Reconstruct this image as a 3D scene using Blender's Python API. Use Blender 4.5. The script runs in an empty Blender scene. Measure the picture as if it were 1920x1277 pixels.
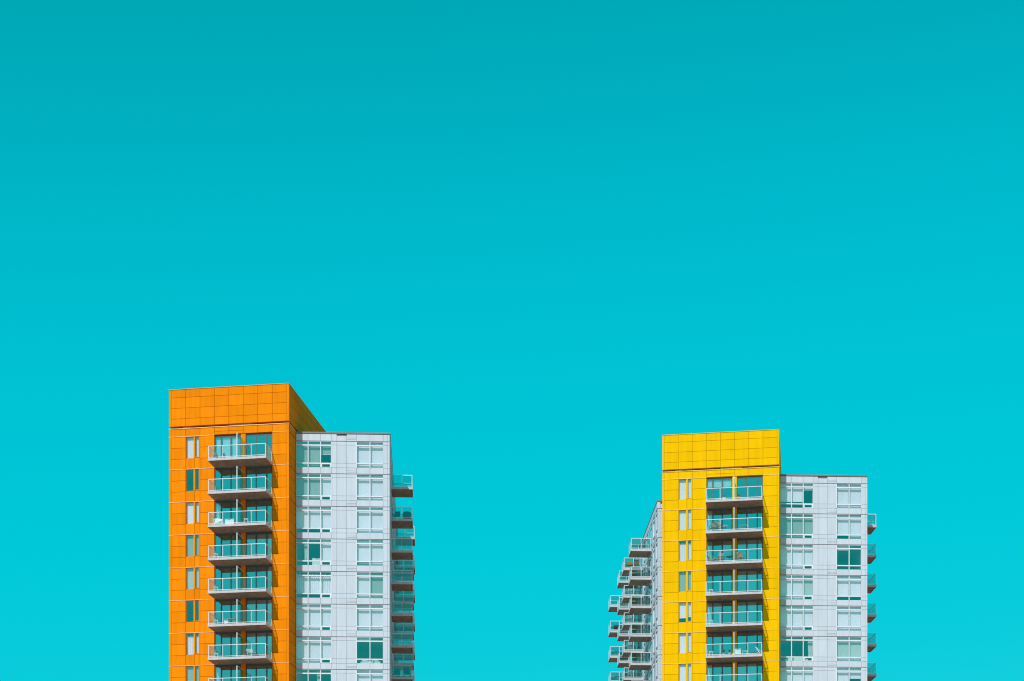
import bpy, math, random
from mathutils import Vector
R = math.radians
rng = random.Random(11)
sc = bpy.context.scene
col = sc.collection

# ---------------------------------------------------------------- camera, sky, sun, exposure
cam_d = bpy.data.cameras.new("camera")
cam_d.sensor_width = 36.0
cam_d.lens = 36.0 * 3628 / 1920          # a level camera with a shifted lens: verticals stay upright
cam_d.shift_y = (2010 - 638.5) / 1920
cam_d.clip_end = 20000
cam = bpy.data.objects.new("camera", cam_d)
cam.location = (0, 0, 1.7)
cam.rotation_euler = (R(90), 0, 0)
col.objects.link(cam)
sc.camera = cam

SUN_EL, SUN_AZ = R(45), R(24.4)           # light travels away from the camera, to the right and down
world = bpy.data.worlds.new("World")
sc.world = world
world.use_nodes = True
wn, wl = world.node_tree.nodes, world.node_tree.links
bg = wn["Background"]
sky = wn.new("ShaderNodeTexSky")
sky.sky_type = 'NISHITA'
sky.sun_disc = False
sky.sun_elevation = SUN_EL
sky.sun_rotation = R(180) + SUN_AZ
sky.altitude = 0
sky.air_density = 1.0
sky.dust_density = 0.4
sky.ozone_density = 1.0
def sky_mul(src, rgb):
    mx = wn.new("ShaderNodeMix")
    mx.data_type = 'RGBA'
    mx.blend_type = 'MULTIPLY'
    mx.clamp_result = False
    mx.inputs[0].default_value = 1.0
    mx.inputs[7].default_value = (*rgb, 1)
    wl.new(src, mx.inputs[6])
    return mx.outputs[2]
graded = sky_mul(sky.outputs[0], (0.10, 0.155, 0.115))     # the photograph's sky is graded to cyan
curve = wn.new("ShaderNodeRGBCurve")                        # and its paling towards the horizon is gentle
cm = curve.mapping
for x_, y_ in ((0.296, 0.395), (0.413, 0.53), (0.694, 0.61)):
    cm.curves[1].points.new(x_, y_)
for x_, y_ in ((0.366, 0.455), (0.485, 0.635), (0.708, 0.715)):
    cm.curves[2].points.new(x_, y_)
for x_, y_ in ((0.24, 0.001), (0.33, 0.008), (0.45, 0.03), (0.62, 0.16)):   # only low down does it turn pale
    cm.curves[0].points.new(x_, y_)
cm.curves[0].points[-1].location = (1.0, 0.50)
cm.curves[1].points[-1].location = (1.0, 0.66)
cm.curves[2].points[-1].location = (1.0, 0.76)
cm.update()
wl.new(graded, curve.inputs[1])
wl.new(sky_mul(curve.outputs[0], (10, 10, 10)), bg.inputs[0])
bg.inputs[1].default_value = 0.10

sun_d = bpy.data.lights.new("sun", 'SUN')
sun_d.energy = 4.0
sun_d.angle = R(0.5)
sun_d.color = (1.0, 0.96, 0.94)
sun = bpy.data.objects.new("sun", sun_d)
sdir = Vector((math.sin(SUN_AZ) * math.cos(SUN_EL), math.cos(SUN_AZ) * math.cos(SUN_EL), -math.sin(SUN_EL)))
sun.rotation_euler = sdir.to_track_quat('-Z', 'Y').to_euler()
sun.location = (-60, -40, 120)
col.objects.link(sun)

sc.view_settings.view_transform = 'Standard'
sc.view_settings.look = 'None'
sc.view_settings.exposure = 0.0
sc.view_settings.gamma = 1.0
sc.render.film_transparent = False
try:
    sc.cycles.transparent_max_bounces = 32
    sc.cycles.max_bounces = 10
    sc.cycles.filter_width = 1.1
except Exception:
    pass

# ---------------------------------------------------------------- materials
def new_mat(name):
    m = bpy.data.materials.new(name)
    m.use_nodes = True
    nt = m.node_tree
    return m, nt.nodes, nt.links, nt.nodes["Principled BSDF"]

def ramp_mix(n, l, fac_out, a, b):
    r = n.new("ShaderNodeValToRGB")
    r.color_ramp.elements[0].color = (*a, 1)
    r.color_ramp.elements[1].color = (*b, 1)
    l.new(fac_out, r.inputs[0])
    return r

def painted(name, base, rough=0.42, var=0.06, streak=0.07, spec=0.35, scale=0.5):
    """Coated metal: each piece differs a little, faint rain streaks and grain."""
    m, n, l, p = new_mat(name)
    info = n.new("ShaderNodeObjectInfo")
    tc = n.new("ShaderNodeTexCoord")
    geo = n.new("ShaderNodeNewGeometry")
    mp = n.new("ShaderNodeMapping")
    mp.inputs["Scale"].default_value = (3.2, 3.2, 0.35)
    l.new(geo.outputs["Position"], mp.inputs["Vector"])
    nz = n.new("ShaderNodeTexNoise")
    nz.inputs["Scale"].default_value = scale * 2
    nz.inputs["Detail"].default_value = 6
    l.new(mp.outputs[0], nz.inputs["Vector"])
    hsv = n.new("ShaderNodeHueSaturation")
    hsv.inputs["Color"].default_value = (*base, 1)
    mr = n.new("ShaderNodeMapRange")
    mr.inputs[3].default_value = 1 - var
    mr.inputs[4].default_value = 1 + var
    l.new(info.outputs["Random"], mr.inputs[0])
    mr2 = n.new("ShaderNodeMapRange")
    mr2.inputs[1].default_value = 0.3
    mr2.inputs[2].default_value = 0.7
    mr2.inputs[3].default_value = 1 - streak
    mr2.inputs[4].default_value = 1 + streak * 0.4
    l.new(nz.outputs[0], mr2.inputs[0])
    mu = n.new("ShaderNodeMath")
    mu.operation = 'MULTIPLY'
    l.new(mr.outputs[0], mu.inputs[0])
    l.new(mr2.outputs[0], mu.inputs[1])
    l.new(mu.outputs[0], hsv.inputs["Value"])
    l.new(hsv.outputs[0], p.inputs["Base Color"])
    p.inputs["Roughness"].default_value = rough
    p.inputs["Specular IOR Level"].default_value = spec
    return m

def concrete(name, a, b, rough=0.85, scale=2.5):
    m, n, l, p = new_mat(name)
    geo = n.new("ShaderNodeNewGeometry")
    nz = n.new("ShaderNodeTexNoise")
    nz.inputs["Scale"].default_value = scale
    nz.inputs["Detail"].default_value = 9
    nz.inputs["Roughness"].default_value = 0.65
    l.new(geo.outputs["Position"], nz.inputs["Vector"])
    r = ramp_mix(n, l, nz.outputs[0], a, b)
    r.color_ramp.elements[0].position = 0.33
    r.color_ramp.elements[1].position = 0.66
    l.new(r.outputs[0], p.inputs["Base Color"])
    bp = n.new("ShaderNodeBump")
    bp.inputs["Strength"].default_value = 0.25
    bp.inputs["Distance"].default_value = 0.02
    l.new(nz.outputs[0], bp.inputs["Height"])
    l.new(bp.outputs[0], p.inputs["Normal"])
    p.inputs["Roughness"].default_value = rough
    return m

def glass(name, trans, refl, fac):
    """Coated architectural glass: partly mirror, partly tinted and clear."""
    m = bpy.data.materials.new(name)
    m.use_nodes = True
    n, l = m.node_tree.nodes, m.node_tree.links
    for x in list(n):
        if x.type != 'OUTPUT_MATERIAL':
            n.remove(x)
    out = [x for x in n if x.type == 'OUTPUT_MATERIAL'][0]
    t = n.new("ShaderNodeBsdfTransparent")
    t.inputs[0].default_value = (*trans, 1)
    g = n.new("ShaderNodeBsdfGlossy")
    g.inputs["Color"].default_value = (*refl, 1)
    g.inputs["Roughness"].default_value = 0.02
    gb = n.new("ShaderNodeNewGeometry")
    inv = n.new("ShaderNodeMath")
    inv.operation = 'SUBTRACT'
    inv.inputs[0].default_value = 1.0
    l.new(gb.outputs["Backfacing"], inv.inputs[1])        # a pane is crossed through two faces: count it once
    tm = n.new("ShaderNodeMix")
    tm.data_type = 'RGBA'
    tm.inputs[6].default_value = (*trans, 1)
    tm.inputs[7].default_value = (1, 1, 1, 1)
    l.new(gb.outputs["Backfacing"], tm.inputs[0])
    l.new(tm.outputs[2], t.inputs[0])
    lw = n.new("ShaderNodeLayerWeight")
    lw.inputs[0].default_value = 0.25
    mr = n.new("ShaderNodeMapRange")
    mr.inputs[3].default_value = fac
    mr.inputs[4].default_value = min(1, fac + 0.5)
    l.new(lw.outputs["Fresnel"], mr.inputs[0])
    geo = n.new("ShaderNodeNewGeometry")
    nz = n.new("ShaderNodeTexNoise")
    nz.inputs["Scale"].default_value = 0.9
    l.new(geo.outputs["Position"], nz.inputs["Vector"])
    bp = n.new("ShaderNodeBump")
    bp.inputs["Strength"].default_value = 0.06
    bp.inputs["Distance"].default_value = 0.05
    l.new(nz.outputs[0], bp.inputs["Height"])
    l.new(bp.outputs[0], g.inputs["Normal"])
    mx = n.new("ShaderNodeMixShader")
    once = n.new("ShaderNodeMath")
    once.operation = 'MULTIPLY'
    l.new(mr.outputs[0], once.inputs[0])
    l.new(inv.outputs[0], once.inputs[1])
    l.new(once.outputs[0], mx.inputs[0])
    l.new(t.outputs[0], mx.inputs[1])
    l.new(g.outputs[0], mx.inputs[2])
    l.new(mx.outputs[0], out.inputs[0])
    return m

def plain(name, base, rough=0.6, var=0.04):
    return painted(name, base, rough, var, 0.05, 0.3, 1.2)

M = {
    'orange': painted('orange_panel', (0.85, 0.235, 0.004), 0.5, 0.07, 0.10, 0.005),
    'orange_seam': painted('orange_seam', (0.56, 0.14, 0.01), 0.6, spec=0.05),
    'orange_flash': painted('orange_flashing', (0.88, 0.48, 0.22), 0.4),
    'yellow': painted('yellow_panel', (0.84, 0.47, 0.002), 0.5, 0.03, 0.08, 0.005),
    'yellow_seam': painted('yellow_seam', (0.60, 0.30, 0.005), 0.6, spec=0.05),
    'yellow_flash': painted('yellow_flashing', (0.88, 0.58, 0.16), 0.4),
    'white': painted('white_panel', (0.56, 0.615, 0.69), 0.45, 0.03, 0.07, 0.15),
    'white_frame': painted('white_frame', (0.69, 0.74, 0.80), 0.4, 0.02, 0.04, 0.2),
    'white_seam': painted('white_seam', (0.49, 0.54, 0.60), 0.6),
    'flashing': painted('pale_flashing', (0.74, 0.70, 0.64), 0.4),
    'cap': painted('roof_cap', (0.20, 0.20, 0.18), 0.5),
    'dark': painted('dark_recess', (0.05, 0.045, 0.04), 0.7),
    'alu': painted('grey_aluminium', (0.09, 0.10, 0.11), 0.4),
    'rail': painted('white_rail', (0.68, 0.70, 0.73), 0.4, 0.02, 0.03),
    'slab': concrete('shaded_underside_concrete', (0.15, 0.13, 0.095), (0.33, 0.28, 0.21)),  # underside: shade and warm bounce put into a darker brown
    'slab_edge': concrete('slab_edge_concrete', (0.44, 0.43, 0.45), (0.56, 0.55, 0.57)),
    'blind': plain('white_blind', (0.93, 0.80, 0.93), 0.9),
    'blind_grey': plain('grey_blind', (0.36, 0.42, 0.41), 0.9),
    'blind_dim': plain('pale_grey_blind', (0.56, 0.60, 0.62), 0.9),
    'interior': plain('interior_plaster', (0.30, 0.37, 0.34), 0.9),
    'floor_in': plain('interior_floor', (0.25, 0.22, 0.19), 0.7),
    'glass': glass('window_glass', (0.95, 0.975, 0.975), (0.55, 1.0, 0.84), 0.275),
    'glass_door': glass('door_glass', (0.78, 0.93, 0.91), (0.72, 1.0, 0.92), 0.48),
    'glass_rail': glass('railing_glass', (0.86, 0.95, 0.94), (0.8, 1.0, 0.98), 0.10),
    'glass_frost': glass('privacy_glass', (0.48, 0.68, 0.66), (0.65, 1.0, 0.90), 0.15),
    'wood': plain('teak_wood', (0.42, 0.24, 0.13), 0.6, 0.1),
    'rattan': plain('tan_weave', (0.34, 0.26, 0.19), 0.8, 0.1),
    'charcoal': plain('charcoal_plastic', (0.05, 0.055, 0.06), 0.5),
    'whiteplastic': plain('white_plastic', (0.80, 0.81, 0.82), 0.45),
    'terracotta': plain('orange_fabric', (0.62, 0.22, 0.07), 0.8),
    'leaf': plain('leaf', (0.07, 0.12, 0.05), 0.6, 0.2),
}
gm, n_, l_, p_ = new_mat('bounce_red_ground')
geo_ = n_.new("ShaderNodeNewGeometry")
nz_ = n_.new("ShaderNodeTexNoise")
nz_.inputs["Scale"].default_value = 0.05
nz_.inputs["Detail"].default_value = 10
l_.new(geo_.outputs["Position"], nz_.inputs["Vector"])
rr_ = ramp_mix(n_, l_, nz_.outputs[0], (0.50, 0.15, 0.085), (0.60, 0.19, 0.115))  # unseen ground, its red chosen to warm the light bounced onto the walls
l_.new(rr_.outputs[0], p_.inputs["Base Color"])
p_.inputs["Roughness"].default_value = 0.9
M['ground'] = gm

# ---------------------------------------------------------------- mesh helpers
def add_box(V, Fc, x0, x1, y0, y1, z0, z1, c=0.0):
    """Box; c > 0 chamfers the edges of its outer (low y) face."""
    b = len(V)
    if c <= 0:
        V += [(x0, y0, z0), (x1, y0, z0), (x1, y1, z0), (x0, y1, z0), (x0, y0, z1), (x1, y0, z1), (x1, y1, z1), (x0, y1, z1)]
        Fc += [tuple(b + i for i in f) for f in ((3, 2, 1, 0), (4, 5, 6, 7), (0, 1, 5, 4), (1, 2, 6, 5), (2, 3, 7, 6), (3, 0, 4, 7))]
    else:
        V += [(x0 + c, y0, z0 + c), (x1 - c, y0, z0 + c), (x1 - c, y0, z1 - c), (x0 + c, y0, z1 - c)]
        V += [(x0, y0 + c, z0), (x1, y0 + c, z0), (x1, y0 + c, z1), (x0, y0 + c, z1)]
        V += [(x0, y1, z0), (x1, y1, z0), (x1, y1, z1), (x0, y1, z1)]
        Fc += [(b, b + 1, b + 2, b + 3), (b + 11, b + 10, b + 9, b + 8)]
        for k in (0, 4):
            for i in range(4):
                j = (i + 1) % 4
                Fc.append((b + k + i, b + k + 4 + i, b + k + 4 + j, b + k + j))

def mesh_from(name, V, Fc, mats, idx=None, smooth=False):
    me = bpy.data.meshes.new(name)
    me.from_pydata(V, [], Fc)
    for m in mats:
        me.materials.append(m)
    if idx:
        me.polygons.foreach_set("material_index", idx)
    if smooth:
        me.polygons.foreach_set("use_smooth", [True] * len(Fc))
    me.update()
    return me

_cache = {}
def box_mesh(dx, dy, dz, mat, c=0.0):
    key = (round(dx, 4), round(dy, 4), round(dz, 4), mat, c)
    if key not in _cache:
        V, Fc = [], []
        add_box(V, Fc, 0, dx, 0, dy, 0, dz, c)
        _cache[key] = mesh_from('box', V, Fc, [M[mat]])
    return _cache[key]

def link(name, me, parent=None, loc=(0, 0, 0), rz=0.0, rot=None):
    o = bpy.data.objects.new(name, me)
    col.objects.link(o)
    o.location = loc
    o.rotation_euler = rot if rot else (0, 0, rz)
    if parent:
        o.parent = parent
    return o

class Frame:
    """A facade: u runs along it, y into the building, z up (coordinates of the tower)."""
    def __init__(s, tower, ox, oy, ang):
        s.t, s.ox, s.oy, s.a = tower, ox, oy, ang
        s.c, s.s = math.cos(ang), math.sin(ang)
    def pt(s, u, y, z=0):
        return (s.ox + u * s.c - y * s.s, s.oy + u * s.s + y * s.c, z)
    def box(s, name, u0, u1, y0, y1, z0, z1, mat, c=0.0, parent=None, tilt=0.0):
        """A part of the tower, or a sub-part when parent (a part with .base) is given."""
        me = box_mesh(u1 - u0, y1 - y0, z1 - z0, mat, c)
        if parent is not None:
            b = BASE[parent.name]
            return link(name, me, parent, (u0 - b[0], y0 - b[1], z0 - b[2]))
        o = link(name, me, s.t, s.pt(u0, y0, z0), s.a)
        if tilt:
            o.rotation_euler = (rng.uniform(-tilt, tilt), 0, s.a + rng.uniform(-tilt, tilt))
        BASE[o.name] = (u0, y0, z0)
        return o
    def boxes(s, name, lst, mat, parent=None, c=0.0):
        """One part made of several joined bars or plates; lst of (u0,u1,y0,y1,z0,z1)."""
        V, Fc = [], []
        u, y, z = lst[0][0], lst[0][2], lst[0][4]
        for b in lst:
            add_box(V, Fc, b[0] - u, b[1] - u, b[2] - y, b[3] - y, b[4] - z, b[5] - z, c)
        key = (mat, c, tuple(round(q, 4) for v in V for q in v))
        if key not in _cache:
            _cache[key] = mesh_from(name, V, Fc, [M[mat]])
        me = _cache[key]
        if parent is not None:
            b = BASE[parent.name]
            return link(name, me, parent, (u - b[0], y - b[1], z - b[2]))
        o = link(name, me, s.t, s.pt(u, y, z), s.a)
        BASE[o.name] = (u, y, z)
        return o
BASE = {}

def curtain_mesh(w, h, amp, n, mat, sag=0.0):
    key = ('cur', round(w, 3), round(h, 3), amp, n, mat, sag)
    if key in _cache:
        return _cache[key]
    V, Fc = [], []
    rr = random.Random(int(w * 1000) + n)
    N = n * 4
    ph = [rr.uniform(0.8, 1.2) for _ in range(N + 1)]
    for k in range(5):
        for i in range(N + 1):
            t = i / N
            top = h - sag * abs(math.sin(t * math.pi * n / 2)) if k == 4 else h * k / 4
            V.append((w * t + 0.02 * math.sin(k * 1.7 + i), amp * math.sin(t * math.pi * 2 * n) * ph[i] * (1.1 - 0.12 * k), top))
    for k in range(4):
        for i in range(N):
            a = k * (N + 1) + i
            Fc.append((a, a + 1, a + N + 2, a + N + 1))
    _cache[key] = mesh_from('curtain', V, Fc, [M[mat]], smooth=True)
    return _cache[key]

# ---------------------------------------------------------------- ground
gv, gf = [], []
add_box(gv, gf, -6000, 6000, -6000, 6000, -0.5, 0)
ground = link('ground', mesh_from('ground', gv, gf, [M['ground']]))
ground['kind'] = 'structure'

# ---------------------------------------------------------------- tower geometry (metres)
FH = 2.9
F0 = 57.97
NF = 8
def F(i): return F0 - FH * i
LC = 10.95                     # width of the coloured front
MOD = 1.32                     # its panel module
ROOF = 58.63                   # top of the white wing
A_C, A_W = R(-8.8), R(2.2)     # coloured block and white wing stand on two grids
J = 0.011                      # half joint
SETB = 2.15                    # the white front stands back from the coloured front's corner

def lit(colr, mats):
    return mats[colr]

def make_window_small(fr, u0, u1, ztop, zbot, state, seam, kind='blind'):
    """Punched window in the coloured front."""
    y = 0.07
    t = 0.02
    w = fr.boxes('window', [(u0, u0 + t, y, y + 0.07, zbot, ztop), (u1 - t, u1, y, y + 0.07, zbot, ztop),
                            (u0 + t, u1 - t, y, y + 0.07, ztop - t, ztop), (u0 + t, u1 - t, y, y + 0.07, zbot, zbot + t)], seam)
    fr.box('pane', u0 + t, u1 - t, y + 0.03, y + 0.042, zbot + t, ztop - t, 'glass', parent=w)
    put_blind(fr, w, u0, u1, zbot, ztop, state, y + 0.17)
    return w

def put_blind(fr, w, u0, u1, zbot, ztop, state, y):
    """state: None open | (material, share of the height covered) | ('curtain', share)"""
    if not state:
        return
    m, cov = state[0], state[1]
    zb = ztop - (ztop - zbot) * cov
    if m == 'curtain':
        b = BASE[w.name]
        o = link('curtain', curtain_mesh(u1 - u0 - 0.02, ztop - zb - 0.1, 0.035, max(3, int((u1 - u0) * 6)), 'blind', 0.12), w,
                 (u0 + 0.01 - b[0], y + 0.04 - b[1], zb - b[2]))
        return
    if m == 'side':                       # a drawn-back curtain along the right jamb
        b = BASE[w.name]
        cw = (u1 - u0) * cov
        link('curtain', curtain_mesh(cw, ztop - zbot - 0.05, 0.04, 4, 'blind_dim', 0.03), w, (u1 - cw - b[0], y + 0.06 - b[1], zbot - b[2]))
        return
    fr.box('blind', u0 + 0.01, u1 - 0.01, y, y + 0.012, zb, ztop - 0.02, m, parent=w)
    if cov < 0.97:
        fr.box('blind_rail', u0 + 0.015, u1 - 0.015, y - 0.012, y + 0.024, zb - 0.035, zb - 0.002, 'blind', parent=w)

def make_window_wing(fr, u0, u1, zl, st_main, st_low, sash=False):
    """Floor-high glazing bay of the white wing: upper light, main pane, lower light."""
    f = 0.03
    rows = [(zl - 2.34, zl - 2.02), (zl - 1.92, zl - 0.42), (zl - 0.31, zl - 0.05)]
    bars = [(u0, u0 + f, -0.015, 0.09, zl - 2.36, zl - 0.03), (u1 - f, u1, -0.015, 0.09, zl - 2.36, zl - 0.03),
            (u0 + f, u1 - f, -0.03, 0.09, zl - 0.42, zl - 0.31), (u0 + f, u1 - f, -0.02, 0.09, zl - 2.02, zl - 1.92),
            (u0 + f, u1 - f, -0.015, 0.09, zl - 2.36, zl - 2.34), (u0 + f, u1 - f, -0.015, 0.09, zl - 0.05, zl - 0.03)]
    if sash:
        bars += [(u0 + f, u0 + 0.13, -0.035, 0.09, zl - 2.34, zl - 2.02), (u1 - 0.13, u1 - f, -0.035, 0.09, zl - 2.34, zl - 2.02),
                 (u0 + 0.13, u1 - 0.13, -0.035, 0.09, zl - 2.34, zl - 2.30), (u0 + 0.13, u1 - 0.13, -0.035, 0.09, zl - 2.05, zl - 2.02)]
    w = fr.boxes('window', bars, 'white_frame')
    for nm, (a, b) in zip(('lower_pane', 'main_pane', 'transom_pane'), rows):
        q = 0.13 if (sash and nm == 'lower_pane') else f
        fr.box(nm, u0 + q, u1 - q, 0.035, 0.047, a + (0.04 if q > f else 0), b - (0.03 if q > f else 0), 'glass', parent=w)
    put_blind(fr, w, u0, u1, zl - 1.97, zl - 0.03, st_main, 0.25)
    put_blind(fr, w, u0, u1, zl - 2.36, zl - 1.99, st_low, 0.24)
    return w

def railing_bar(lst, *b): lst.append(b)

def make_balcony(fr, u0, u1, depth, zb, nf, ns, divider=False, side_glass='glass_frost'):
    """Concrete slab with a white-framed glass railing on its three free sides."""
    th = 0.22
    zt = zb + th
    V, Fc = [], []
    add_box(V, Fc, 0, u1 - u0, 0, depth - 0.02, 0, th, 0.015)
    key = ('slab', round(u1 - u0, 3), depth)
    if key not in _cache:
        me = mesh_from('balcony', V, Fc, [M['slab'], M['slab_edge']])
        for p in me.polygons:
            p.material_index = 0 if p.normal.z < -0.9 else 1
        _cache[key] = me
    b = link('balcony', _cache[key], fr.t, fr.pt(u0, -depth, zb), fr.a)
    BASE[b.name] = (u0, -depth, zb)
    yo = -depth + 0.05
    p = 0.046
    rz1, rz0 = zt + 1.10, zt + 0.12
    fr.boxes('drip_groove', [(u0 + 0.08, u1 - 0.08, -depth + 0.10, -depth + 0.13, zb - 0.006, zb + 0.004)], 'dark', parent=b)
    # rails
    fr.boxes('top_rail', [(u0 + 0.04, u1 - 0.04, yo, yo + p, rz1 - 0.05, rz1)], 'rail', parent=b)
    fr.boxes('bottom_rail', [(u0 + 0.04, u1 - 0.04, yo + 0.005, yo + p - 0.005, rz0 - 0.04, rz0)], 'rail', parent=b)
    for ua in (u0 + 0.04, u1 - 0.04 - p):
        fr.boxes('top_rail', [(ua, ua + p, yo + p, -0.03, rz1 - 0.05, rz1)], 'rail', parent=b)
        fr.boxes('bottom_rail', [(ua + 0.005, ua + p - 0.005, yo + p, -0.03, rz0 - 0.04, rz0)], 'rail', parent=b)
    L = u1 - u0 - 0.08 - p
    pos = [u0 + 0.04 + L * k / nf for k in range(nf + 1)]
    for k, u in enumerate(pos):
        if divider and k == nf // 2:
            fr.box('screen_post', u - 0.01, u + p + 0.015, yo - 0.01, yo + p + 0.01, zt, zt + 2.12, 'rail', parent=b)
        else:
            fr.box('post', u, u + p, yo + 0.003, yo + p - 0.003, zt, rz1 - 0.051, 'rail', parent=b)
    for k in range(nf):
        fr.box('glass_panel', pos[k] + p + 0.02, pos[k + 1] - 0.02, yo + 0.022, yo + 0.034, rz0 + 0.005, rz1 - 0.056, 'glass_rail', parent=b)
    D = -0.03 - (yo + p)
    for ua in (u0 + 0.04, u1 - 0.04 - p):
        for k in range(1, ns + 1):
            y = yo + p + D * k / ns - 0.05
            fr.box('post', ua + 0.004, ua + p - 0.004, y, y + 0.045, zt, rz1 - 0.052, 'rail', parent=b)
        for k in range(ns):
            fr.box('glass_panel', ua + 0.02, ua + 0.032, yo + p + D * k / ns + 0.02, yo + p + D * (k + 1) / ns - 0.07, rz0 + 0.005, rz1 - 0.056, side_glass, parent=b)
    if divider:
        u = pos[nf // 2]
        fr.box('privacy_screen', u + 0.02, u + 0.035, yo + p + 0.03, -0.06, zt + 0.08, zt + 2.08, 'glass_frost', parent=b)
        fr.box('screen_rail', u + 0.008, u + 0.048, yo + p + 0.02, -0.06, zt + 2.082, zt + 2.12, 'rail', parent=b)
    return b

ROWS = [(0.0, 1.0), (1.0, 1.98), (1.98, 2.9)]

def panel(fr, name, u0, u1, z0, z1, mat, y0=0.0, th=0.05, c=0.008, tilt=0.0016):
    J = 0.007 if mat == 'white' else (0.018 if 'side' in name else 0.011)
    return fr.box(name, u0 + J, u1 - J, y0, y0 + th, z0 + J, z1 - J, mat, c, tilt=tilt)

def make_tower(x, y, z_base, hue, label, spec):
    t = bpy.data.objects.new('apartment_tower', None)
    col.objects.link(t)
    t.location = (x, y, z_base)
    t.empty_display_size = 3
    t['label'] = label
    t['category'] = 'building'
    P, SE, FL = hue, hue + '_seam', hue + '_flash'
    d = (math.cos(A_C), math.sin(A_C))
    s = (-math.sin(A_C), math.cos(A_C))
    front = Frame(t, 0, 0, A_C)
    side = Frame(t, LC * d[0], LC * d[1], A_C + R(90))
    wx, wy = LC * d[0] + SETB * s[0], LC * d[1] + SETB * s[1]
    wing = Frame(t, wx, wy, A_W)
    WL = 8.38
    e = wing.pt(WL, 0)
    wright = Frame(t, e[0], e[1], A_W + R(90))
    lx, ly = 0.22, 8.75
    lfront = Frame(t, lx, ly, A_W)
    wleft = Frame(t, lx, ly, A_W - R(90))      # u negative = going back
    Z8 = F(NF)
    UC = [0.2 + MOD * k for k in range(9)]     # panel column lines

    # ---- lower storeys, below what the photograph shows
    front.box('lower_wall', 0.02, LC - 0.02, 0.02, 19.9, 0.0, Z8 - 0.03, P)
    V, Fc = [], []
    # white wing body below
    wing.box('lower_wall', -1.0, WL - 0.02, 0.06, 40.0, 0.0, Z8 - 0.2, 'white')
    lfront.box('lower_wall', 0.02, 6.0, 0.02, 34.0, 0.0, Z8 - 0.2, 'white')

    # ---- penthouse of the coloured block
    pz0, pz1 = 58.90, 62.20
    front.box('penthouse', 0.03, LC - 0.03, 0.055, 19.9, pz0, pz1 - 0.02, SE)
    zr = [pz0, pz0 + 0.67, pz0 + 1.61, pz0 + 2.55, pz1 - 0.06]
    for k in range(8):
        for r in range(4):
            if (k, r) in spec.get('split', ()):
                pass
            panel(front, 'penthouse_panel', UC[k], UC[k + 1], zr[r], zr[r + 1], P, 0.0)
    for u0, u1 in ((0.0, 0.2), (UC[8], LC)):
        front.box('corner_trim', u0 + 0.003, u1 - 0.003, -0.004, 0.05, pz0 + 0.005, pz1 - 0.065, P, 0.006)
    front.box('roof_cap', -0.02, LC + 0.02, -0.03, 20.0, pz1 - 0.055, pz1, P, 0.008)
    nside = 12
    for k in range(nside):
        u0 = 0.16 + 1.52 * k
        for r in range(4):
            panel(side, 'penthouse_side_panel', u0, u0 + 1.52, zr[r], zr[r + 1], P, -0.022)
    side.box('corner_trim', 0.052, 0.16, -0.024, 0.02, pz0 + 0.005, pz1 - 0.065, P, 0.006)

    # ---- gap, pale flashing, coloured block's walls behind the panels
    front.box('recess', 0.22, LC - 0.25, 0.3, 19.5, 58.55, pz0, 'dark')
    for (u0, u1) in ((1.2, 1.9), (5.5, 7.5)):
        front.box('gap_daylight_box', u0, u1, 0.22, 0.29, 58.77, pz0 - 0.03, 'blind_dim')  # pale boxes stand in for daylight glimpsed through the gap
    front.box('flashing', -0.03, LC + 0.03, -0.045, 0.3, 58.65, 58.72, FL, 0.01)
    side.box('flashing', 0.302, 12.0, -0.032, 0.2, 58.65, 58.72, FL, 0.01)
    # backing walls with the openings left free
    bk = [(0.02, UC[1], 0.055, 0.35, Z8, 58.65), (UC[2], UC[3], 0.055, 0.35, Z8, 58.65), (UC[7], LC - 0.02, 0.055, 0.35, Z8, 58.65),
          (UC[1], UC[2], 0.055, 0.35, F0, 58.65), (UC[3], UC[7], 0.055, 0.35, F0, 58.65)]
    for i in range(NF):
        bk.append((UC[1], UC[2], 0.055, 0.35, F(i + 1), F(i) - 1.93))
        bk.append((2.25, 2.41, 0.055, 0.35, F(i) - 1.93, F(i)))
        bk.append((2.41, UC[2], 0.055, 0.35, F(i) - 1.93, F(i) - 1.82))
        bk.append((2.73, UC[2], 0.055, 0.35, F(i) - 1.82, F(i)))
        bk.append((UC[1], 1.57, 0.055, 0.35, F(i) - 1.93, F(i)))
        bk.append((6.58, 7.0, 0.09, 0.35, F(i + 1), F(i)))
    front.boxes('wall', bk, SE)
    side.box('wall', 0.36, 19.5, 0.035, 0.3, Z8, 58.65, SE)
    # rooms: floors, back wall, partitions
    front.boxes('interior_wall', [(0.3, LC - 0.35, 5.0, 5.1, Z8, 58.6), (0.25, 0.3, 0.36, 5.0, Z8, 58.6), (3.6, 3.7, 0.4, 5.0, Z8, 58.6),
                                  (6.75, 6.85, 0.4, 5.0, Z8, 58.6)], 'interior')
    for i in range(NF + 1):
        front.boxes('floor_plate', [(0.31, LC - 0.4, 0.36, 4.98, F(i) - 0.02, F(i) + 0.2)], 'interior')

    # ---- coloured front, storey by storey
    for k in range(8):
        if k in (3, 4):
            panel(front, 'facade_panel', UC[k], UC[k + 1], F0 + 0.03, F0 + 0.32, P)
            panel(front, 'facade_panel', UC[k], UC[k + 1], F0 + 0.32, 58.66, P)
        else:
            panel(front, 'facade_panel', UC[k], UC[k + 1], F0 + 0.03, 58.66, P)
    front.box('corner_trim', 0.003, 0.2, -0.004, 0.05, F0 + 0.03, 58.65, P, 0.006)
    front.box('corner_trim', UC[8], LC, -0.004, 0.05, F0 + 0.03, 58.65, P, 0.006)
    panel(side, 'side_panel', 0.06, SETB + 0.05, F0 + 0.03, 58.66, P, -0.02)
    sw, sl, sr = spec['small'], spec['left_doors'], spec['right_doors']
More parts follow.
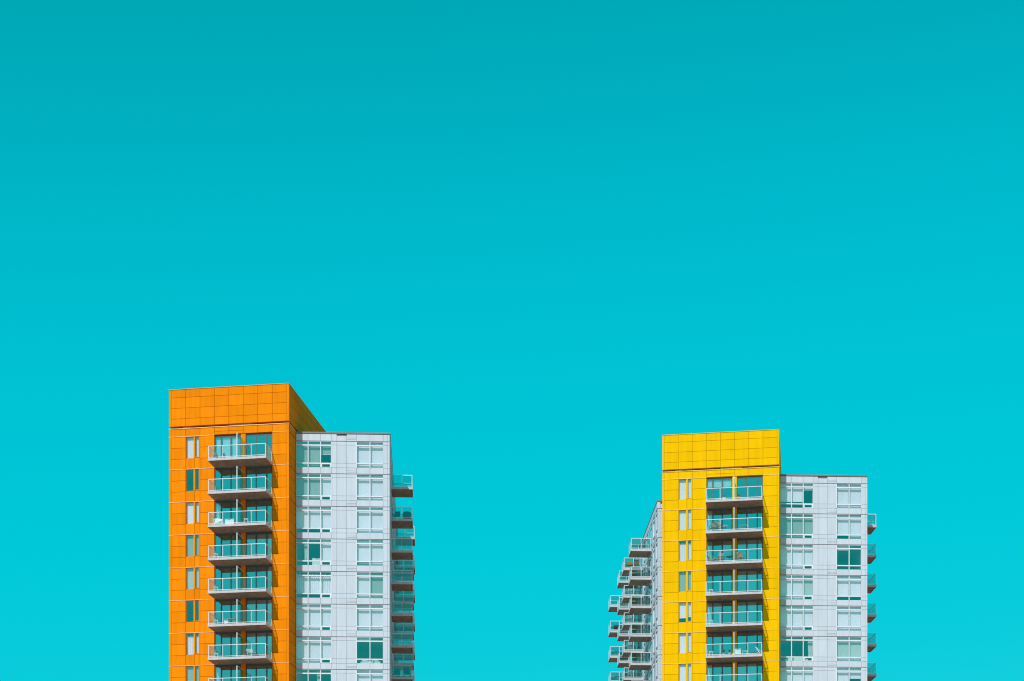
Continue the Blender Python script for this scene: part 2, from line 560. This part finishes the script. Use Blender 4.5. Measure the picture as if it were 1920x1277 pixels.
    for i in range(NF):
        z = F(i)
        for (u0, u1) in ((0.0, UC[3]), (UC[7], LC)):
            front.box('flashing', u0 - (0.02 if u0 == 0 else 0), u1 + (0.02 if u1 == LC else 0), -0.03, 0.06, z - 0.025, z + 0.03, FL, 0.006)
        side.box('flashing', 0.062, SETB + 0.05, -0.03, 0.03, z - 0.025, z + 0.03, SE)
        zb = z - FH + 0.03
        front.box('corner_trim', 0.003, 0.2, -0.004, 0.05, zb, z - 0.03, P, 0.006)
        front.box('corner_trim', UC[8], LC, -0.004, 0.05, zb, z - 0.03, P, 0.006)
        for (a, b) in ROWS:
            z1 = z - a - (0.03 if a == 0 else 0)
            z0 = z - b + (0.03 if b > 2.8 else 0)
            for k in (0, 2, 7):
                panel(front, 'facade_panel', UC[k], UC[k + 1], z0, z1, P)
            panel(side, 'side_panel', 0.06, SETB + 0.05, z0, z1, P, -0.02)
        panel(front, 'facade_panel', UC[1], 2.33, zb, z - 1.94, P)
        panel(front, 'facade_panel', 2.33, UC[2], zb, z - 1.94, P)
        front.box('mullion_panel', 2.25, 2.41, 0.0, 0.05, z - 1.93, z - 0.03, P, 0.006)
        front.box('reveal', 2.735, UC[2] - 0.012, 0.0, 0.05, z - 1.93, z - 0.03, P, 0.006)
        front.box('reveal', UC[1] + 0.012, 1.565, 0.0, 0.05, z - 1.93, z - 0.03, P, 0.006)
        make_window_small(front, 1.57, 2.25, z - 0.03, z - 1.93, sw[i], P)
        make_window_small(front, 2.41, 2.73, z - 0.03, z - 1.82, sw[i], P)
        front.box('pier_panel', 6.575, 7.005, 0.03, 0.085, z - FH + 0.01, z - 0.01, P, 0.006)
        # glazed doors behind the balcony
        for us, st in (((UC[3] + 0.02, 4.76, 5.64, 6.57), sl[i]), ((7.01, 7.94, 8.90, UC[7] - 0.02), sr[i])):
            zz0, zz1 = z - FH + 0.22, z - 0.02
            fb = []
            for q, u in enumerate(us):
                w_ = 0.12 if q in (1, 2) else 0.07
                fb.append((u - (w_ / 2 if 0 < q < 3 else (0 if q == 0 else w_)), u + (w_ / 2 if 0 < q < 3 else (w_ if q == 0 else 0)), 0.14, 0.22, zz0, zz1))
            fb.append((us[0] + 0.07, us[3] - 0.07, 0.142, 0.218, zz1 - 0.17, zz1))
            fb.append((us[0] + 0.07, us[3] - 0.07, 0.142, 0.218, zz0, zz0 + 0.06))
            w = front.boxes('glazed_door', fb, 'alu')
            for q in range(3):
                a = us[q] + (0.07 if q == 0 else 0.06)
                b = us[q + 1] - (0.07 if q == 2 else 0.06)
                front.box('pane', a, b, 0.17, 0.184, zz0 + 0.06, zz1 - 0.17, 'glass_door', parent=w)
                if st[q]:
                    put_blind(front, w, a - 0.02, b + 0.02, zz0 + 0.05, zz1 - 0.02, st[q], 0.30)
    front.boxes('reveal', [(UC[3] - 0.008, UC[3] + 0.018, 0.06, 0.3, Z8, F0 - 0.02)], SE)
    front.boxes('reveal', [(UC[7] - 0.018, UC[7] + 0.008, 0.06, 0.3, Z8, F0 - 0.02)], SE)

    # ---- white wing, front
    W = [('A', 0.06, 1.13), ('B', 1.13, 2.24), ('C', 2.24, 3.19), ('F', 5.42, 6.62), ('G', 6.62, 7.8)]
    S = [(3.19, 3.67), (3.67, 4.55), (4.55, 5.42), (7.8, 8.16), (8.16, 8.37)]
    allc = [(a, b) for _, a, b in W[:3]] + S[:3] + [(a, b) for _, a, b in W[3:]] + S[3:]
    zt = F0 - 0.15
    for (a, b) in allc:
        if (a, b) == S[1]:
            panel(wing, 'white_panel', a, b, zt + 0.02, ROOF - 0.34, 'white', -0.03)
            wing.box('scupper', a + 0.03, b - 0.03, 0.02, 0.07, ROOF - 0.33, ROOF - 0.18, 'cap')
        elif (a, b) == S[2]:
            panel(wing, 'white_panel', a, b, zt + 0.30, ROOF - 0.17, 'white', -0.03)
            for q in range(2):
                panel(wing, 'louvre_slat', a, b, zt + 0.02 + 0.14 * q, zt + 0.16 + 0.14 * q, 'white', -0.03)
        else:
            panel(wing, 'white_panel', a, b, zt + 0.02, ROOF - 0.17, 'white', -0.03)
    wing.box('roof_cap', -0.2, WL + 0.03, -0.075, 0.5, ROOF - 0.16, ROOF, 'cap', 0.012)
    wing.box('roof', -2.0, WL - 0.35, 0.51, 38.0, ROOF - 0.5, ROOF - 0.1, 'cap')
    bw = [(-0.2, WL - 0.03, 0.07, 0.45, zt + 0.0, ROOF - 0.17)]
    for a, b in ((3.19, 5.42), (7.8, WL - 0.03)):
        bw.append((a, b, 0.07, 0.45, Z8 - 0.2, zt))
    wing.boxes('wall', bw, 'white_seam')
    for i in range(NF):
        z = zt - FH * i
        for a, b in ((-0.2, 3.19), (5.42, 7.8)):
            wing.box('spandrel_wall', a, b, 0.07, 0.4, z - FH, z - 2.37, 'white_seam')
        wing.box('floor_plate', -0.2, WL - 0.4, 0.46, 6.0, z - 0.02, z + 0.22, 'interior')
        wing.box('interior_floor', 0.0, WL - 0.4, 0.46, 5.9, z - FH + 0.221, z - FH + 0.24, 'floor_in')
        for a, b in allc:
            if (a, b) == S[2]:
                panel(wing, 'spandrel_panel', a, b, z - 2.62, z - 2.36, 'white', -0.03)
                for q in range(2):
                    panel(wing, 'louvre_slat', a, b, z - 2.88 + 0.13 * q, z - 2.88 + 0.13 * (q + 1), 'white', -0.03)
            else:
                panel(wing, 'spandrel_panel', a, b, z - 2.88, z - 2.36, 'white', -0.03)
        for a, b in S:
            panel(wing, 'white_panel', a, b, z - 0.33, z - 0.015, 'white', -0.012)
            panel(wing, 'white_panel', a, b, z - 1.95, z - 0.33, 'white', -0.012)
            panel(wing, 'white_panel', a, b, z - 2.35, z - 1.95, 'white', -0.012)
        st = spec['wing'][i]
        for q, (nm, a, b) in enumerate(W):
            sm, slw = st[q] if isinstance(st[q], list) else (st[q], st[q])
            make_window_wing(wing, a, b, z, sm, slw, sash=(nm == 'C'))
        for u in (1.13, 2.24, 5.42, 6.62, 3.19):
            wing.box('mullion_fin', u - 0.035, u + 0.035, -0.06, -0.016, z - 2.36, z - 0.04, 'white_frame')
    wing.boxes('interior_wall', [(-0.2, WL - 0.4, 6.0, 6.1, Z8, zt), (3.4, 3.5, 0.46, 6.0, Z8, zt), (5.2, 5.3, 0.46, 6.0, Z8, zt)], 'interior')

    # ---- long side walls of the white wing (seen almost edge on)
    def side_wall(fr, u_a, u_b, sgn):
        n = int(abs(u_b - u_a) / 1.25)
        lo, hi = min(u_a, u_b), max(u_a, u_b)
        fr.box('wall', lo, hi, 0.06, 0.4, Z8 - 0.2, ROOF - 0.17, 'white_seam')
        fr.box('roof_cap', lo, hi, -0.06, 0.5, ROOF - 0.155, ROOF - 0.003, 'cap', 0.012)
        fr.box('parapet_panel', lo + 0.01, hi - 0.01, -0.03, 0.05, zt + 0.03, ROOF - 0.17, 'white', 0.008)
        for i in range(NF):
            z = zt - FH * i
            fr.box('spandrel_panel', lo + 0.01, hi - 0.01, -0.03, 0.05, z - 2.88, z - 2.36, 'white', 0.008)
            wl_, gl = [], []
            for k in range(n):
                a = lo + (hi - lo) * k / n
                b = lo + (hi - lo) * (k + 1) / n
                if k % 5 in (0, 3):
                    wl_.append((a + 0.01, b - 0.01, 0.0, 0.05, z - 2.35, z - 0.04))
                else:
                    wl_ += [(a + 0.01, a + 0.08, -0.05, 0.05, z - 2.35, z - 0.04), (a + 0.081, b - 0.01, -0.03, 0.05, z - 0.42, z - 0.31),
                            (a + 0.081, b - 0.01, -0.03, 0.05, z - 2.02, z - 1.92)]
                    gl += [(a + 0.081, b - 0.01, 0.045, 0.055, z - 1.92, z - 0.42)]
                    wl_ += [(a + 0.1, b - 0.03, 0.03, 0.05, z - 1.86, z - 0.5)] if (k + i) % 3 else []
            fr.boxes('wall_panels', wl_, 'white')
            fr.boxes('side_glazing', gl, 'glass_door')
    side_wall(wright, 0.06, 36.0, 1)
    if spec.get('left_side'):
        side_wall(wleft, -34.0, -0.02, 1)
        # narrow white front beside the coloured block
        zlf = zt
        lfront.box('wall', 0.02, 3.5, 0.07, 0.4, Z8 - 0.2, ROOF - 0.17, 'white_seam')
        lfront.box('roof_cap', -0.03, 3.5, -0.05, 0.5, ROOF - 0.15, ROOF, 'cap', 0.012)
        for (a, b) in ((0.0, 0.28), (0.28, 1.5), (1.5, 2.7)):
            if a == 0.28:
                panel(lfront, 'white_panel', a, b, zlf + 0.02, ROOF - 0.36, 'white', -0.03)
                lfront.box('scupper', a + 0.02, b, 0.02, 0.069, ROOF - 0.35, ROOF - 0.16, 'cap')
            else:
                panel(lfront, 'white_panel', a, b, zlf + 0.02, ROOF - 0.17, 'white', -0.03)
            for i in range(NF):
                z = zlf - FH * i
                for (p0, p1, yy) in ((0.33, 0.04, 0.0), (1.95, 0.33, 0.0), (2.35, 1.95, 0.0), (2.88, 2.36, -0.03)):
                    panel(lfront, 'white_panel', a, b, z - p0, z - p1, 'white', yy)
        lfront.box('roof', 0.1, 14.0, 0.51, 33.9, ROOF - 0.5, ROOF - 0.11, 'cap')
        for dpt in (5.5, 13.0, 18.3, 29.2):
            for i in range(1, NF):
                make_balcony(wleft, -dpt - 2.5, -dpt, 2.1, F(i), 2, 2)
            wleft.boxes('balcony_door', [(-dpt - 2.2, -dpt - 0.3, -0.055, 0.02, F(i + 1) + 0.25, F(i) - 0.3) for i in range(0, NF)], 'glass_door')
    for dpt, first in spec['right_columns']:
        for i in range(first, NF + 1):
            make_balcony(wright, dpt, dpt + 2.55, 1.98, F(i), 2, 2)
    # ---- balconies of the coloured front
    for i in range(1, NF + 1):
        make_balcony(front, UC[3] + 0.03, UC[7], 2.0, F(i), 4, 1, divider=True, side_glass='glass_rail')
    return t, dict(front=front, wing=wing, wright=wright, wleft=wleft)

B, D_, G_ = ('blind', 1.0), ('blind_dim', 1.0), ('blind_grey', 1.0)
CU = ('curtain', 1.0)
N = None
left_spec = dict(
    right_columns=((4.8, 1), (12.4, 3), (21.4, 1)),
    small=[('blind', .95), N, B, G_, D_, N, CU, G_],
    left_doors=[(B, B, B), (N, N, N), (B, N, N), (N, N, N), (N, N, N), (N, N, N), (N, N, N), (B, N, N)],
    right_doors=[(N, N, N), (N, N, N), (N, N, N), (D_, D_, B), (N, N, B), (D_, D_, B), (D_, D_, D_), (N, N, N)],
    wing=[
        [[G_, G_], [G_, G_], [('blind_grey', .55), N], [B, ('blind', .8)], [B, ('blind', .9)]],
        [[G_, G_], [G_, G_], [B, N], [B, B], [B, B]],
        [[B, N], [('blind', .93), N], [B, N], [B, B], [B, B]],
        [[('side', .35), N], [N, N], [B, N], [B, G_], [B, ('blind', .85)]],
        [[CU, N], [CU, N], [CU, N], [B, B], [G_, D_]],
        [[B, B], [B, B], [B, N], [B, B], [B, ('blind', .6)]],
        [[B, B], [B, B], [B, N], [('blind', .15), N], [N, N]],
        [[N, N], [('side', .3), N], [N, N], [B, B], [B, B]],
    ])
right_spec = dict(
    right_columns=((4.8, 1),),
    left_side=True,
    small=[B, B, CU, G_, ('blind', .75), B, B, B],
    left_doors=[(('blind', .3), ('blind', .3), ('blind', .3)), (B, N, N), (D_, N, D_), (N, N, N), (B, D_, N), (N, N, N), (B, N, N), (N, N, N)],
    right_doors=[(N, N, N), (N, N, N), (D_, D_, D_), (D_, D_, N), (D_, D_, N), (N, N, N), (D_, D_, N), (N, N, N)],
    wing=[
        [[('blind', .85), N], [('blind', .85), N], [('blind', .3), N], [B, B], [B, B]],
        [[G_, G_], [G_, G_], [G_, N], [B, N], [B, ('blind_dim', .8)]],
        [[B, B], [B, ('blind', .95)], [B, N], [('blind', .2), N], [N, N]],
        [[B, B], [B, B], [D_, N], [B, N], [B, N]],
        [[B, B], [B, B], [B, N], [B, ('blind', .9)], [B, B]],
        [[N, N], [N, N], [('side', .45), N], [D_, B], [D_, B]],
        [[B, B], [B, B], [B, N], [B, B], [('blind', .5), N]],
        [[B, B], [B, B], [B, N], [B, B], [B, B]],
    ])

orange_tower, OF = make_tower(-30.41, 171.6, 0.0, 'orange', 'tall apartment tower clad in orange panels with a white wing', left_spec)
yellow_tower, YF = make_tower(14.18, 182.7, -0.36, 'yellow', 'tall apartment tower clad in yellow panels with a white wing', right_spec)


# ---------------------------------------------------------------- things on the balconies and behind the windows
def add_tube(V, Fc, pts, r, n=6):
    """Round bar through the points."""
    rings = []
    for k, p in enumerate(pts):
        p = Vector(p)
        a = Vector(pts[max(0, k - 1)])
        b = Vector(pts[min(len(pts) - 1, k + 1)])
        t = (b - a).normalized()
        x = t.cross(Vector((0.31, 0.17, 0.93)))
        if x.length < 0.05:
            x = t.cross(Vector((1, 0, 0)))
        x.normalize()
        y = t.cross(x)
        base = len(V)
        for i in range(n):
            q = p + (x * math.cos(2 * math.pi * i / n) + y * math.sin(2 * math.pi * i / n)) * r
            V.append(tuple(q))
        rings.append(base)
    for a, b in zip(rings, rings[1:]):
        for i in range(n):
            j = (i + 1) % n
            Fc.append((a + i, a + j, b + j, b + i))
    Fc.append(tuple(rings[0] + i for i in reversed(range(n))))
    Fc.append(tuple(rings[-1] + i for i in range(n)))

def add_lathe(V, Fc, prof, n=14):
    base = len(V)
    for r, z in prof:
        for i in range(n):
            V.append((r * math.cos(2 * math.pi * i / n), r * math.sin(2 * math.pi * i / n), z))
    for k in range(len(prof) - 1):
        for i in range(n):
            j = (i + 1) % n
            Fc.append((base + k * n + i, base + k * n + j, base + (k + 1) * n + j, base + (k + 1) * n + i))
    Fc.append(tuple(base + i for i in reversed(range(n))))
    Fc.append(tuple(base + (len(prof) - 1) * n + i for i in range(n)))

def part(t, name, fn, mat, smooth=False, loc=(0, 0, 0), rot=None):
    V, Fc = [], []
    fn(V, Fc)
    return link(name, mesh_from(name, V, Fc, [M[mat]], smooth=smooth), t, loc, 0, rot)

def thing(fr, u, y, z, rz, name, label, cat, group=None):
    o = bpy.data.objects.new(name, None)
    col.objects.link(o)
    p = fr.pt(u, y, z)
    o.location = (fr.t.location.x + p[0], fr.t.location.y + p[1], fr.t.location.z + p[2])
    o.rotation_euler = (0, 0, fr.a + R(rz))
    o.empty_display_size = 0.3
    o['label'], o['category'] = label, cat
    if group:
        o['group'] = group
    return o

FLOOR = 0.222      # top of a balcony slab above the storey line
def seat_chair(fr, u, y, i, rz, label, mat, legmat='charcoal', group=None, name='garden_chair'):
    """Faces -y of its own frame; seat, slatted back, arms, four legs."""
    t = thing(fr, u, y, F(i) + FLOOR, rz, name, label, 'chair', group)
    part(t, 'seat', lambda V, f: add_box(V, f, -0.25, 0.25, -0.25, 0.24, 0.40, 0.46, 0.012), mat)
    part(t, 'backrest', lambda V, f: add_box(V, f, -0.25, 0.25, 0.0, 0.05, 0.0, 0.50, 0.012), mat, loc=(0, 0.23, 0.45), rot=(R(-12), 0, 0))
    for sx in (-1, 1):
        part(t, 'armrest', lambda V, f: add_box(V, f, sx * 0.27 - 0.025, sx * 0.27 + 0.025, -0.24, 0.26, 0.63, 0.66), legmat)
        for sy in (-1, 1):
            part(t, 'leg', lambda V, f: add_tube(V, f, [(sx * 0.27, sy * 0.25, 0), (sx * 0.265, sy * 0.225, 0.63)], 0.018), legmat)
    return t

def tub_chair(fr, u, y, i, rz, label, mat, group=None):
    t = thing(fr, u, y, F(i) + FLOOR, rz, 'tub_chair', label, 'chair', group)
    def shell(V, f):
        n = 14
        for k in range(n + 1):
            a = R(-25) + R(230) * k / n
            h = 0.52 + 0.24 * math.sin(math.pi * k / n)
            for r, z in ((0.36, 0.10), (0.40, h), (0.33, h), (0.30, 0.10)):
                V.append((r * math.cos(a), r * math.sin(a), z))
        for k in range(n):
            for q in range(4):
                f.append((k * 4 + q, (k + 1) * 4 + q, (k + 1) * 4 + (q + 1) % 4, k * 4 + (q + 1) % 4))
        f.append((3, 2, 1, 0))
        f.append(tuple(n * 4 + q for q in range(4)))
    part(t, 'backrest', shell, mat, True)
    part(t, 'seat', lambda V, f: add_lathe(V, f, [(0.28, 0.12), (0.31, 0.20), (0.31, 0.38), (0.27, 0.43)]), mat, True)
    for k in range(4):
        part(t, 'leg', lambda V, f: add_tube(V, f, [(0.24 * math.cos(k * 1.571 + 0.785), 0.24 * math.sin(k * 1.571 + 0.785), 0), (0.22 * math.cos(k * 1.571 + 0.785), 0.22 * math.sin(k * 1.571 + 0.785), 0.13)], 0.02), 'charcoal')
    return t

def lounge_chair(fr, u, y, i, rz, label, mat, group=None):
    t = thing(fr, u, y, F(i) + FLOOR, rz, 'lounge_chair', label, 'chair', group)
    part(t, 'seat', lambda V, f: add_box(V, f, -0.29, 0.29, -0.36, 0.30, 0, 0.08, 0.015), mat, loc=(0, 0, 0.30), rot=(R(-8), 0, 0))
    part(t, 'backrest', lambda V, f: add_box(V, f, -0.29, 0.29, 0, 0.08, 0, 0.72, 0.015), mat, loc=(0, 0.24, 0.30), rot=(R(-32), 0, 0))
    for sx in (-1, 1):
        part(t, 'runner', lambda V, f: add_tube(V, f, [(sx * 0.31, -0.42, 0.33), (sx * 0.31, -0.36, 0.02), (sx * 0.31, 0.40, 0.02), (sx * 0.31, 0.20, 0.30)], 0.022), 'charcoal')
        part(t, 'armrest', lambda V, f: add_tube(V, f, [(sx * 0.32, -0.38, 0.33), (sx * 0.32, -0.25, 0.56), (sx * 0.32, 0.42, 0.60)], 0.025), 'wood')
    return t

def round_table(fr, u, y, i, label, mat, r=0.36, h=0.62, group=None):
    t = thing(fr, u, y, F(i) + FLOOR, 0, 'round_table', label, 'table', group)
    part(t, 'table_top', lambda V, f: add_lathe(V, f, [(r - 0.02, h - 0.03), (r, h - 0.015), (r - 0.01, h)], 20), mat)
    part(t, 'pedestal', lambda V, f: add_lathe(V, f, [(0.03, 0.03), (0.025, h - 0.031)], 10), 'charcoal')
    part(t, 'base', lambda V, f: add_lathe(V, f, [(0.20, 0), (0.19, 0.02), (0.04, 0.032)], 16), 'charcoal')
    return t

def stool(fr, u, y, i, label, mat, h=0.46, group=None):
    t = thing(fr, u, y, F(i) + FLOOR, 20, 'stool', label, 'stool', group)
    part(t, 'seat', lambda V, f: add_box(V, f, -0.19, 0.19, -0.17, 0.17, h - 0.06, h, 0.01), mat)
    for sx in (-1, 1):
        for sy in (-1, 1):
            part(t, 'leg', lambda V, f: add_tube(V, f, [(sx * 0.18, sy * 0.16, 0), (sx * 0.15, sy * 0.13, h - 0.06)], 0.022), mat)
        part(t, 'rung', lambda V, f: add_tube(V, f, [(sx * 0.17, -0.15, 0.16), (sx * 0.17, 0.15, 0.16)], 0.014), mat)
    return t

def bench(fr, u, y, i, label, mat, L=0.8, h=0.44, slats=4):
    t = thing(fr, u, y, F(i) + FLOOR, 0, 'bench', label, 'bench')
    for k in range(slats):
        a = -0.2 + 0.4 * k / slats
        part(t, 'slat', lambda V, f: add_box(V, f, -L / 2, L / 2, a + 0.008, a + 0.4 / slats - 0.008, h - 0.035, h), mat)
    for sx in (-1, 1):
        part(t, 'leg_frame', lambda V, f: add_tube(V, f, [(sx * (L / 2 - 0.06), -0.17, 0), (sx * (L / 2 - 0.06), -0.17, h - 0.05), (sx * (L / 2 - 0.06), 0.17, h - 0.05), (sx * (L / 2 - 0.06), 0.17, 0)], 0.02), mat)
    return t

def storage_box(fr, u, y, i, label, mat, w=0.56, h=0.5):
    t = thing(fr, u, y, F(i) + FLOOR, 4, 'storage_box', label, 'box')
    part(t, 'body', lambda V, f: add_box(V, f, -w / 2, w / 2, -0.22, 0.22, 0, h, 0.012), mat)
    part(t, 'lid', lambda V, f: add_box(V, f, -w / 2 - 0.015, w / 2 + 0.015, -0.235, 0.235, h + 0.002, h + 0.06, 0.012), mat)
    part(t, 'handle', lambda V, f: add_tube(V, f, [(-0.08, -0.236, h + 0.025), (-0.07, -0.26, h + 0.025), (0.07, -0.26, h + 0.025), (0.08, -0.236, h + 0.025)], 0.01), 'charcoal')
    return t

def pot_plant(fr, u, y, i, label, potmat, h=0.5, leafy=True, seed=1):
    t = thing(fr, u, y, F(i) + FLOOR, 0, 'potted_plant', label, 'plant', 'potted plants on the balconies')
    part(t, 'pot', lambda V, f: add_lathe(V, f, [(0.12, 0), (0.17, 0.26), (0.185, 0.26), (0.185, 0.30), (0.15, 0.30), (0.14, 0.27)], 14), potmat)
    rr = random.Random(seed)
    def leaves(V, f):
        for k in range(60):
            a, b = rr.uniform(0, 6.283), rr.uniform(0.1, 0.9)
            L = rr.uniform(0.5, 1) * h
            d = Vector((math.cos(a) * b * 0.6, math.sin(a) * b * 0.6, 1)).normalized()
            p0 = Vector((0, 0, 0.27)) + d * L * rr.uniform(0.05, 0.5)
            p1 = p0 + d * L * 0.5
            sd = d.cross(Vector((math.sin(a), -math.cos(a), 0.3))).normalized() * 0.03
            m = (p0 + p1) / 2
            n0 = len(V)
            V += [tuple(p0), tuple(m + sd), tuple(p1), tuple(m - sd)]
            f.append((n0, n0 + 1, n0 + 2, n0 + 3))
    part(t, 'foliage', leaves, 'leaf')
    return t

def folding_chair(fr, u, y, i, rz, label, mat):
    t = thing(fr, u, y, F(i) + FLOOR, rz, 'folding_chair', label, 'chair')
    for sx in (-1, 1):
        part(t, 'leg', lambda V, f: add_tube(V, f, [(sx * 0.22, -0.26, 0), (sx * 0.22, 0.24, 0.82)], 0.022), mat)
        part(t, 'leg', lambda V, f: add_tube(V, f, [(sx * 0.19, 0.26, 0), (sx * 0.19, -0.22, 0.46)], 0.022), mat)
    for k in range(4):
        part(t, 'seat_slat', lambda V, f: add_box(V, f, -0.2, 0.2, -0.22 + 0.1 * k, -0.14 + 0.1 * k, 0.445, 0.465), mat)
    for k in range(2):
        part(t, 'back_slat', lambda V, f: add_box(V, f, -0.21, 0.21, 0, 0.02, 0, 0.09), mat, loc=(0, 0.155 + 0.07 * k, 0.63 + 0.12 * k), rot=(R(-30), 0, 0))
    return t

fo, fy = OF['front'], YF['front']
# orange tower, front balconies (counted from the top)
stool(fo, 4.75, -1.45, 1, 'low dark stool on the top balcony of the orange tower', 'charcoal', 0.34)
pot_plant(fo, 5.5, -1.6, 1, 'small potted plant on the top balcony of the orange tower', 'terracotta', 0.3, seed=3)
tub_chair(fo, 4.95, -1.45, 3, 20, 'round white tub chair on the orange tower third balcony from the top', 'whiteplastic')
storage_box(fo, 6.05, -1.5, 3, 'wide white storage box on the orange tower third balcony from the top', 'whiteplastic', 0.8, 0.45)
stool(fo, 7.5, -1.5, 3, 'white stool right of the screen on the orange tower third balcony from the top', 'whiteplastic', 0.5)
for i, w in ((4, 'fourth'), (5, 'fifth'), (6, 'sixth'), (7, 'seventh')):
    stool(fo, 4.75, -1.4, i, 'small white stool in the left corner of the orange tower %s balcony' % w, 'whiteplastic', 0.48, 'white stools in the balcony corners')
bench(fo, 6.15, -1.35, 6, 'brown wooden bench on the orange tower sixth balcony from the top', 'wood', 0.8, 0.55)
storage_box(fo, 5.8, -1.68, 6, 'small white box before the brown bench on the orange tower', 'whiteplastic', 0.32, 0.3)
lounge_chair(fo, 7.9, -1.3, 7, 30, 'grey reclining chair on the orange tower seventh balcony from the top', 'blind_grey')
# yellow tower, front balconies
pot_plant(fy, 5.9, -1.5, 1, 'potted plant left of the screen on the yellow tower top balcony', 'whiteplastic', 0.3, seed=5)
pot_plant(fy, 7.25, -1.55, 1, 'potted plant right of the screen on the yellow tower top balcony', 'terracotta', 0.3, seed=6)
seat_chair(fy, 4.85, -1.35, 2, 200, 'tan chair in the left corner of the yellow tower second balcony', 'rattan', group='tan balcony chairs')
seat_chair(fy, 5.45, -1.15, 2, 160, 'tan chair beside the white table on the yellow tower second balcony', 'rattan', group='tan balcony chairs')
round_table(fy, 6.0, -1.5, 2, 'small white round table on the yellow tower second balcony', 'whiteplastic', 0.28, 0.55)
bench(fy, 7.75, -1.2, 2, 'grey slatted bench on the yellow tower second balcony', 'blind_grey', 0.75, 0.6)
lounge_chair(fy, 4.85, -1.3, 3, 60, 'tan reclining chair on the yellow tower third balcony', 'rattan')
seat_chair(fy, 5.6, -1.15, 3, 180, 'tan chair between recliner and dark table on the yellow tower third balcony', 'rattan', group='tan balcony chairs')
round_table(fy, 6.4, -1.4, 3, 'dark round table on the yellow tower third balcony', 'charcoal', 0.38, 0.6)
seat_chair(fy, 7.45, -1.35, 3, 150, 'brown wooden chair right of the screen on the yellow tower third balcony', 'wood', 'wood')
for i, w in ((4, 'fourth'), (5, 'fifth'), (6, 'sixth')):
    stool(fy, 4.65, -1.45, i, 'small white stool in the left corner of the yellow tower %s balcony' % w, 'whiteplastic', 0.48, 'white stools in the balcony corners')
pot_plant(fy, 5.85, -1.55, 6, 'left one of two leafy potted plants on the yellow tower sixth balcony', 'blind_grey', 0.5, seed=8)
pot_plant(fy, 6.4, -1.55, 6, 'right one of two leafy potted plants on the yellow tower sixth balcony', 'blind_grey', 0.5, seed=9)
storage_box(fy, 7.15, -1.66, 6, 'white storage box right of the screen on the yellow tower sixth balcony', 'whiteplastic', 0.56, 0.52)
bench(fy, 7.8, -1.5, 6, 'low white slatted bench on the yellow tower sixth balcony', 'whiteplastic', 0.5, 0.42)
folding_chair(fy, 9.05, -1.5, 6, 75, 'white folding chair in the right corner of the yellow tower sixth balcony', 'whiteplastic')
# side balconies
wr, wlf = OF['wright'], YF['wleft']
seat_chair(wr, 5.5, -0.45, 2, 250, 'dark chair by the wall on the orange tower second side balcony', 'charcoal', group='dark chairs on the side balcony')
tub_chair(wr, 5.5, -1.45, 2, 90, 'dark round chair by the outer rail on the orange tower second side balcony', 'charcoal')
seat_chair(wr, 5.6, -0.5, 7, 270, 'dark chair by the wall on the orange tower lowest visible side balcony', 'charcoal', group='dark chairs on the side balcony')
seat_chair(wr, 5.5, -1.45, 7, 80, 'dark chair by the outer rail on the orange tower lowest visible side balcony', 'charcoal', group='dark chairs on the side balcony')
seat_chair(wlf, -13.6, -1.45, 1, 90, 'orange cushioned chair at the outer rail of the yellow tower left side', 'terracotta', 'wood', group='orange chairs on the side balcony')
seat_chair(wlf, -13.6, -0.75, 1, 270, 'orange cushioned chair nearer the wall of the yellow tower left side', 'terracotta', 'wood', group='orange chairs on the side balcony')
round_table(wlf, -6.2, -1.2, 2, 'white round table on the near left side balcony of the yellow tower', 'whiteplastic', 0.4, 0.7)
lounge_chair(wlf, -29.9, -1.3, 2, 90, 'dark reclining chair on the far left side balcony of the yellow tower', 'charcoal')

# behind the big windows of the white wings
ow = Frame(orange_tower, OF['wing'].ox, OF['wing'].oy, OF['wing'].a)
yw = Frame(yellow_tower, YF['wing'].ox, YF['wing'].oy, YF['wing'].a)
def bed(fr, u, y, i, label):
    t = thing(fr, u, y, F(i + 1) + 0.10, 0, 'bed', label, 'bed')
    part(t, 'frame', lambda V, f: add_box(V, f, -0.95, 0.95, 0, 2.0, 0, 0.32, 0.01), 'wood')
    part(t, 'mattress', lambda V, f: add_box(V, f, -0.93, 0.93, 0.02, 1.98, 0.322, 0.60, 0.04), 'whiteplastic')
    for sx in (-1, 1):
        part(t, 'pillow', lambda V, f: add_lathe(V, f, [(0.02, 0.60), (0.30, 0.64), (0.36, 0.72), (0.30, 0.80), (0.03, 0.86)], 16), 'blind', True, loc=(sx * 0.45, 0.42, 0.0))
    return t
bed(ow, 6.62, 0.55, 6, 'white bed with two pillows behind the orange tower white wing window')
storage_box(ow, 1.85, 0.62, 4, 'pale cabinet standing behind the white wing window of the orange tower', 'whiteplastic', 0.8, 0.85)
t_ = thing(yw, 1.7, 0.7, F(6) + 0.10, 0, 'sofa', 'white sofa behind the corner window of the yellow tower white wing', 'sofa')
part(t_, 'seat', lambda V, f: add_box(V, f, -0.9, 0.9, 0, 0.85, 0.1, 0.45, 0.03), 'whiteplastic')
part(t_, 'backrest', lambda V, f: add_box(V, f, -0.9, 0.9, -0.2, -0.002, 0.1, 0.72, 0.03), 'whiteplastic')
for sx in (-1, 1):
    part(t_, 'armrest', lambda V, f: add_box(V, f, sx * 1.0 - 0.098, sx * 1.0 + 0.098, -0.2, 0.85, 0.1, 0.6, 0.03), 'whiteplastic')
